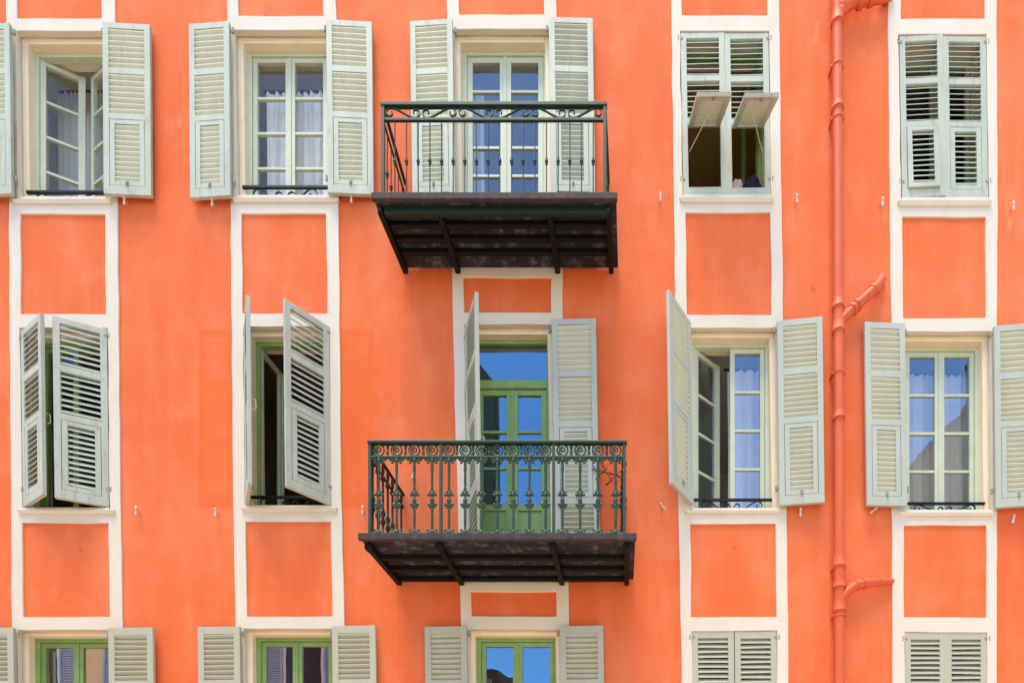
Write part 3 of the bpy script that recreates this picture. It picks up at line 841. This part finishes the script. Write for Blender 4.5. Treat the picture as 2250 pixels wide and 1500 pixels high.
# ---- upper balcony: wrought bars with scrolls
UD = .72
root, L, A, B, ztop, wl, wr, sub = balcony("upper wrought iron balcony with slim bars and a scroll band", 585, 424, UD, 884, 1358,
        ((819, 424), (1354, 428)), (893, 1008, 1226, 1343), 4, 'wrought')
rd = UD - .02
ra, rb_ = P(842, 232, rd), P(1329, 232, rd)
zt = P(0, 232, rd).z; z2 = P(0, 264, rd).z
fy = -rd
hr = MB(); hr.box(ra.x - .022, rb_.x + .022, fy - .022, fy + .022, zt - .018, zt + .018); sub(hr, "handrail", M['iron_green'], bevel=.004)
lr = MB(); lr.box(ra.x, rb_.x, fy - .012, fy + .012, z2 - .014, z2 + .014); sub(lr, "rail", M['iron_green'], bevel=.003)
for x in (ra.x, rb_.x):
    p = MB(); p.box(x - .017, x + .017, fy - .017, fy + .017, ztop - .002, zt - .017); sub(p, "post", M['iron_green'], bevel=.003)
nb = 18
def knuckle_bar(mb, x, y, z0, z1):
    mb.tube([(x, y, z0), (x, y, z1)], .0065, 6)
    zk = z0 + (z1 - z0) * .46
    mb.lathe([(.006, zk - .034), (.013, zk - .028), (.011, zk - .012), (.019, zk), (.011, zk + .012), (.013, zk + .028), (.006, zk + .034)], (x, y, 0), 8)
for i in range(nb):
    x = ra.x + (rb_.x - ra.x) * (i + 1) / (nb + 1)
    m_ = MB(); knuckle_bar(m_, x, fy, ztop + .0, z2 - .012); sub(m_, "baluster", M['iron_green'], smooth=True)
nsc = 6; zlo, zhi = z2 + .018, zt - .022
for i in range(nsc):
    w_ = (rb_.x - ra.x - .03) / nsc; x0 = ra.x + .015 + w_ * i
    m_ = MB(); m_.bar(s_scroll(x0 + .004, x0 + w_ - .004, zlo, zhi, fy, flip=(i % 2 == 0), grow=.5), .016, .0095); sub(m_, "scroll", M['iron_green'])
for (xf, xw) in ((ra.x, P(891, 408).x), (rb_.x, P(1337, 408).x)):
    sr = MB()
    sr.tube([(xf, fy, zt - .004), (xw, -.01, zt - .004)], .017, 8); sub(sr, "side_handrail", M['iron_green'])
    sr = MB(); sr.tube([(xf, fy, z2), (xw, -.01, z2)], .012, 6); sub(sr, "side_rail", M['iron_green'])
    for i in range(5):
        t = (i + 1) / 6
        m_ = MB(); knuckle_bar(m_, xf + (xw - xf) * t, fy + (-.01 - fy) * t, ztop, z2 - .01); sub(m_, "side_baluster", M['iron_green'], smooth=True)

# ---- lower balcony: ornate cast panels
LD = .86
root, L, A, B, ztop, wl, wr, sub = balcony("lower cast iron balcony with ornate leafy balusters and ring frieze", 1275, 1172, LD, 868, 1392,
        ((790, 1171), (1396, 1174)), (880, 1016, 1235, 1377), 3, 'cast')
rd = LD - .03
fy = -rd
ra, rb_ = P(814, 972, rd), P(1372, 972, rd)
zt = P(0, 973, rd).z; z2 = P(0, 1004, rd).z
hr = MB(); hr.box(ra.x - .024, rb_.x + .024, fy - .024, fy + .024, zt - .014, zt + .014); sub(hr, "handrail", M['iron_green'], bevel=.004)
lr = MB(); lr.box(ra.x, rb_.x, fy - .012, fy + .012, z2 - .010, z2 + .010); sub(lr, "rail", M['iron_cast'], bevel=.003)
posts = [P(q, 1000, rd).x for q in (813, 969, 1216.5, 1372)]
for x in posts:
    p = MB(); p.box(x - .014, x + .014, fy - .016, fy + .016, ztop - .002, zt - .013); sub(p, "post", M['iron_cast'], bevel=.003)
def cast_baluster(mb, x, y, z0, z1, half, n=8):
    H = z1 - z0
    mb.lathe([(.011, z0), (.011, z0 + .12 * H), (.013, z0 + .14 * H), (.013, z0 + .28 * H), (.010, z0 + .3 * H), (.016, z0 + .32 * H), (.008, z0 + .345 * H),
              (.018, z0 + .42 * H), (.021, z0 + .44 * H), (.021, z0 + .46 * H), (.010, z0 + .49 * H), (.010, z0 + .56 * H), (.015, z0 + .6 * H), (.010, z0 + .63 * H),
              (.012, z0 + .66 * H), (.011, z0 + .8 * H), (.015, z0 + .84 * H), (.012, z1)], (x, y, 0), n, .8)
    for zc, s in ((z0 + .39 * H, 1), (z0 + .53 * H, -1)):       # paired fleurons
        mb.blob((x, y, zc), .022, .012, .030, 7, 4)
        for dx in (-1, 1):
            mb.blob((x + dx * .030, y, zc + s * .004), .019, .010, .017, 6, 4)
            mb.blob((x + dx * .020, y, zc - s * .022), .014, .009, .012, 6, 4)
    for zc, s in ((z1 - .022, -1), (z0 + .026, 1)):             # leafy capital and foot
        mb.blob((x, y, zc), .024, .014, .032, 7, 4)
        for dx in (-1, 1):
            mb.blob((x + dx * half * .42, y, zc - s * .004), half * .26, .010, .022, 7, 4)
            mb.blob((x + dx * half * .72, y, zc - s * .010), half * .26, .010, .017, 7, 4)
            mb.blob((x + dx * half * .50, y, zc + s * .022), half * .20, .009, .013, 6, 4)
def frieze(mb, x, y, zc, r, rng, nx=1.0):
    mb.tube([(x + r * math.cos(2*math.pi*i/16), y, zc + r * math.sin(2*math.pi*i/16)) for i in range(16)], .0085, 5, closed=True)
    sp = [(x + r * .72 * (1 - .75 * i / 14) * math.cos(R(250 - 30 * i)), y, zc + r * .72 * (1 - .75 * i / 14) * math.sin(R(250 - 30 * i))) for i in range(15)]
    mb.tube([(x + r * .1, y, zc - r)] + sp, .008, 5)
    mb.blob(sp[-1], .014, .010, .014, 6, 4)
groups = [(posts[0], posts[1], 4), (posts[1], posts[2], 7), (posts[2], posts[3], 4)]
rng = random.Random(3)
for (xa, xb, n) in groups:
    stp = (xb - xa) / n
    for i in range(n):
        x = xa + stp * (i + .5)
        m_ = MB(); cast_baluster(m_, x, fy, ztop + .004, z2 - .008, stp / 2 * .94); sub(m_, "baluster", M['iron_cast'], smooth=True)
        zc = (zt + z2) / 2 - .002; rr = (zt - z2) / 2 - .016
        m_ = MB(); frieze(m_, x, fy, zc, rr, rng)
        for dz in (-.5, .5):
            m_.blob((x - stp / 2, fy, zc + dz * rr), .016, .009, .022, 6, 4)
        m_.blob((x - stp / 2 , fy, zc), .012, .009, .014, 6, 4)
        sub(m_, "frieze_ring", M['iron_cast'], smooth=True)
for (xf, xw) in ((posts[0], P(887, 1100).x), (posts[3], P(1366, 1100).x)):
    sr = MB(); sr.tube([(xf, fy, zt - .004), (xw, -.01, zt - .004)], .017, 8); sub(sr, "side_handrail", M['iron_green'])
    sr = MB(); sr.tube([(xf, fy, z2), (xw, -.01, z2)], .012, 6); sub(sr, "side_rail", M['iron_green'])
    for i in range(7):
        t = (i + .5) / 7
        m_ = MB(); x, y = xf + (xw - xf) * t, fy + (-.01 - fy) * t
        m_.lathe([(.011, ztop), (.012, ztop + .25), (.028, ztop + .29), (.012, ztop + .33), (.028, ztop + .38), (.012, ztop + .42), (.012, z2 - .06), (.03, z2 - .03), (.02, z2)], (x, y, 0), 8)
        nf = 3
        m_.blob((x, y, (zt + z2) / 2), .012, .045, .05, 8, 4)
        sub(m_, "side_baluster", M['iron_green'], smooth=True)

# folded wire drying rack on the wall beside the lower balcony
dr = MB()
pts = [(1303,1022),(1318,1045),(1308,1052),(1334,1028),(1322,1020),(1345,1058),(1330,1066),(1368,1030),(1352,1070),(1338,1036),(1368,1052)]
dr.tube([P(q[0], q[1], .10 + .03 * (i % 2)) for i, q in enumerate(pts)], .0045, 5)
dr.tube([P(1300, 1030, .10), P(1370, 1048, .10)], .005, 5)
o = dr.build("drying_rack", M['iron_black'])
tag(o, "crumpled black wire drying rack on the wall behind the lower balcony's right end", "drying rack")

# ------------------------------------------------------------------ drainpipe
PD = .085
root = tag(empty("drainpipe", (X(1842), -PD, 0)), "orange painted drainpipe with three branch pipes running down the facade", "drainpipe")
L = Vector(root.location)
def dsub(mb, name, **kw):
    mb.v = [tuple(Vector(p) - L) for p in mb.v]
    return mb.build(name, M['pipe'], root, smooth=True, **kw)
px_top, px_bot = P(1839, 0, PD).x, P(1845, 1500, PD).x
def pipe_x(py): return px_top + (px_bot - px_top) * py / 1500
def PZ(py): return P(0, py, PD).z
r_ = .052
pp = MB(); pp.tube([(pipe_x(-500), -PD, PZ(-500)), (pipe_x(750), -PD, PZ(750)), (pipe_x(1900), -PD, PZ(2090))], r_, 20); dsub(pp, "pipe")
def collar(py, h, rr=.062, lip=True):
    c = MB(); z = PZ(py)
    c.lathe([(r_ + .001, z + h/2 + .006), (rr, z + h/2), (rr, z - h/2 + .02), (rr + (.006 if lip else 0), z - h/2 + .012), (rr + (.006 if lip else 0), z - h/2), (r_ + .001, z - h/2 - .006)], (pipe_x(py), -PD, 0), 20)
    dsub(c, "collar")
for py, h in ((42, .11), (235, .07), (668, .09), (718, .11), (912, .09), (1232, .12), (1283, .07), (1332, .10)): collar(py, h)
def bracket(py):
    c = MB(); z = PZ(py); x = pipe_x(py)
    c.lathe([(r_ + .001, z + .012), (r_ + .008, z + .010), (r_ + .008, z - .010), (r_ + .001, z - .012)], (x, -PD, 0), 20)
    for s in (-1, 1):
        c.box(x + s * .058 - .012, x + s * .058 + .012, -PD - .006, -.002, z - .012, z + .012)
        c.blob((x + s * .074, -PD, z), .010, .010, .010, 6, 4)
    dsub(c, "bracket")
for py in (146, 262, 820, 1246, 1352): bracket(py)
def branch(pts, rads):
    c = MB(); c.tube(pts, rads, 18); dsub(c, "branch_pipe")
def pd(px, py, d=PD): return P(px, py, d)
# top branch
def smooth(pts, n=6):
    out = []
    for i in range(len(pts) - 1):
        p0 = pts[max(i-1,0)]; p1 = pts[i]; p2 = pts[i+1]; p3 = pts[min(i+2, len(pts)-1)]
        for k in range(n):
            t = k / n
            out.append(.5 * ((2*p1) + (-p0+p2)*t + (2*p0-5*p1+4*p2-p3)*t*t + (-p0+3*p1-3*p2+p3)*t**3))
    out.append(pts[-1]); return out
q = smooth([pd(1842, 34), pd(1856, 18), pd(1876, 6), pd(1905, -1), pd(1935, -6), pd(1956, -10, .02)])
branch(q, [r_ * (.98 if i < 14 else 1.0) for i in range(len(q))])
for px, py in ((1888, 4), (1912, -2)):
    c = MB(); a = pd(px - 5, py + 2); b2 = pd(px + 6, py - 1); c.tube([a, a.lerp(b2, .1), a.lerp(b2, .9), b2], [r_, .062, .062, r_], 18); dsub(c, "collar")
c = MB(); c.blob(pd(1852, 16), .07, .062, .075, 16, 10); dsub(c, "elbow")
# middle branch rising to the right
a, b2, e = pd(1846, 706), pd(1925, 632), pd(1938, 612, .02)
branch(smooth([a, a.lerp(b2, .5), b2, e]), r_ * .92)
for t in (.36, .48, .93):
    m0, m1 = a.lerp(b2, t - .035), a.lerp(b2, t + .035)
    c = MB(); c.tube([m0, m0.lerp(m1, .1), m0.lerp(m1, .9), m1], [r_ * .92, r_ * 1.12, r_ * 1.12, r_ * .92], 18); dsub(c, "collar")
# lower branch
q = smooth([pd(1845, 1318), pd(1862, 1300), pd(1880, 1286), pd(1902, 1281, .075), pd(1930, 1278, .06), pd(1962, 1276, .03)])
n_ = len(q)
branch(q, [r_ * (.95 if i < n_ * .65 else .95 - .5 * (i / n_ - .65) / .35) for i in range(n_)])
for t in (.42, .56, .80):
    i = int(t * (n_ - 1)); m0, m1 = q[i], q[i] + (q[i+1] - q[i]).normalized() * .045
    c = MB(); k_ = 1.1 if t < .7 else .85
    c.tube([m0, m0.lerp(m1, .15), m0.lerp(m1, .85), m1], [r_ * .7, r_ * k_, r_ * k_, r_ * .7], 18); dsub(c, "collar")

# ------------------------------------------------------------------ shutter stays (turning pegs in the wall)
STAYS = [
    (273, 440, 0, "pale peg under the weathered shutter right of the ajar top window"),
    (466, 444, 0, "pale peg under the shutter left of the white curtained window"),
    (772, 436, 0, "pale peg under the shutter beside the upper balcony's left end"),
    (1451, 433, 0, "pale peg on bare wall between the upper balcony and the raised flaps"),
    (1751, 436, 0, "pale peg on bare wall between the raised flaps and the drainpipe"),
    (1939, 443, 0, "pale peg on bare wall right of the drainpipe, top row"),
    (2227, 452, 0, "pale peg on bare wall by the photo's right edge, top row"),
    (299, 1121, 0, "pale peg on bare wall right of the first middle window"),
    (473, 1124, 0, "pale peg at the foot of the faded shutter mark, middle row"),
    (797, 1120, 0, "pale peg on the wall just left of the lower balcony"),
    (908, 1042, 12, "pale peg on the wall seen through the lower balcony's left side"),
    (1456, 1112, -38, "tilted pale peg below the shutter that is swung wide outwards"),
    (1759, 1124, 0, "pale peg under the shutter just left of the drainpipe"),
    (1920, 1120, 50, "tilted pale peg under the shutter right of the drainpipe, middle row"),
    (2227, 1139, 12, "pale peg under the shutter cut by the photo's right edge"),
]
for px, py, ang, lab in STAYS:
    c = P(px, py, .055)
    mb = MB()
    mb.tube([(0, .054, .012), (0, .004, .012)], .006, 6)
    mb.lathe([(.006, -.052), (.012, -.048), (.013, -.030), (.009, -.006), (.008, .006), (.013, .016), (.015, .032), (.010, .046), (.004, .050)], (0, 0, 0), 10)
    o = mb.build("shutter_stay", M['peg'], smooth=True)
    o.location = c; o.rotation_euler = (0, R(ang), 0)
    tag(o, lab, "shutter stay", "shutter pegs in the wall")

# ------------------------------------------------------------------ street and the houses across it (seen reflected in the panes)
g = MB(); g.add([(-60,-60,0),(80,-60,0),(80,30,0),(-60,30,0)], [(0,1,2,3)])
tag(g.build("street", M['street']), kind='structure')

OY = -10.4
def opp_window(root, L, x, z, w_, h_, sh='blue_shutter', open_=True):
    wn_ = MB(); wn_.box(x - w_/2, x + w_/2, OY - .08, OY - .05 + .06, z, z + h_)
    wn_.v = [tuple(Vector(p) - L) for p in wn_.v]
    o = wn_.build("window", M['dark_opening'], root)
    t = MB()
    for a in (-1, 1): t.box(x + a * (w_/2 + .05) - .05, x + a * (w_/2 + .05) + .05, OY - .02, OY + .03, z - .1, z + h_ + .1)
    t.box(x - w_/2, x + w_/2, OY - .02, OY + .03, z + h_, z + h_ + .1); t.box(x - w_/2 - .15, x + w_/2 + .15, OY - .02, OY + .07, z - .2, z - .1)
    t.v = [tuple(Vector(p) - L) for p in t.v]
    t.build("frame", M['house_white'], o)
    for a in (-1, 1):
        s = MB(); xa = x + a * (w_/2 + .36)
        s.box(xa - .27, xa - .21, OY + .035, OY + .075, z, z + h_); s.box(xa + .21, xa + .27, OY + .035, OY + .075, z, z + h_)
        for k in range(int(h_ / .07)): s.box(xa - .21, xa + .21, OY + .04, OY + .06, z + k * .07, z + k * .07 + .045)
        s.v = [tuple(Vector(p) - L) for p in s.v]
        s.build("shutter", M[sh], root)
def house(x0, x1, h_, mat, lab, wins):
    root = tag(empty("opposite_house", ((x0 + x1) / 2, OY, 0)), lab, "building")
    L = Vector(root.location)
    b = MB(); b.box(x0, x1, OY - 6, OY, 0.004, h_)
    b.v = [tuple(Vector(p) - L) for p in b.v]; b.build("wall", M[mat], root)
    r = MB(); r.hexa([(x0 - .3, OY + .45, h_), (x1 + .3, OY + .45, h_), (x1 + .3, OY - 6.3, h_), (x0 - .3, OY - 6.3, h_)],
                     [(x0 - .3, OY + .45, h_ + .12), (x1 + .3, OY + .45, h_ + .12), (x1 + .3, OY - 6.3, h_ + 1.6), (x0 - .3, OY - 6.3, h_ + 1.6)])
    r.v = [tuple(Vector(p) - L) for p in r.v]; r.build("roof", M['tiles'], root)
    c = MB(); c.box(x0 - .1, x1 + .1, OY, OY + .25, h_ - .25, h_ - .002)
    c.v = [tuple(Vector(p) - L) for p in c.v]; c.build("cornice", M['house_white'], root)
    for (x, z) in wins: opp_window(root, L, x, z, 1.0, 2.0)
    return root
house(-13, -.15, 9.6, 'house_cream', "cream house with pale blue shutters across the street, reflected in the bottom left panes", [(-12.0,2.6),(-9.35,2.6),(-6.4,2.6),(-4.2,2.6),(-1.85,2.6),(-12.0,6.0),(-9.35,6.0),(-6.4,6.0),(-4.2,6.0),(-1.85,6.0)])
house(.15, 3.4, 6.9, 'house_ochre', "low ochre house across the street, its eave reflected in the pane below the balcony", [(1.1,3.6),(2.6,3.6)])
gr = tag(empty("opposite_gabled_house", (17.5, OY, 0)), "tall ochre gabled house across the street, reflected in the right hand curtained window", "building")
L = Vector(gr.location)
gb = MB(); prof = [(14.9, 0.004), (14.9, 12.2), (19.0, 16.6), (23.1, 12.2), (23.1, 0.004)]
gb.add([(p[0], OY, p[1]) for p in prof] + [(p[0], OY - 9, p[1]) for p in prof], [(0,1,2,3,4), (9,8,7,6,5)] + [(i, (i+1) % 5, 5 + (i+1) % 5, 5 + i) for i in range(5)])
gb.v = [tuple(Vector(p) - L) for p in gb.v]; gb.build("wall", M['house_ochre'], gr)
rf = MB()
for (p0, p1) in (((14.5, 11.78), (19.0, 16.62)), ((19.0, 16.62), (23.5, 11.78))):
    rf.hexa([(p0[0], OY + .3, p0[1]), (p1[0], OY + .3, p1[1]), (p1[0], OY - 9.3, p1[1]), (p0[0], OY - 9.3, p0[1])],
            [(p0[0], OY + .3, p0[1] + .22), (p1[0], OY + .3, p1[1] + .22), (p1[0], OY - 9.3, p1[1] + .22), (p0[0], OY - 9.3, p0[1] + .22)])
rf.v = [tuple(Vector(p) - L) for p in rf.v]; rf.build("roof", M['tiles'], gr)
for z in (3.0, 6.4, 9.6):
    for x in (16.6, 19.0, 21.4): opp_window(gr, L, x, z, 1.0, 1.9)

scene.cycles.max_bounces = 10
scene.cycles.diffuse_bounces = 5
scene.cycles.transparent_max_bounces = 16
scene.cycles.caustics_reflective = False
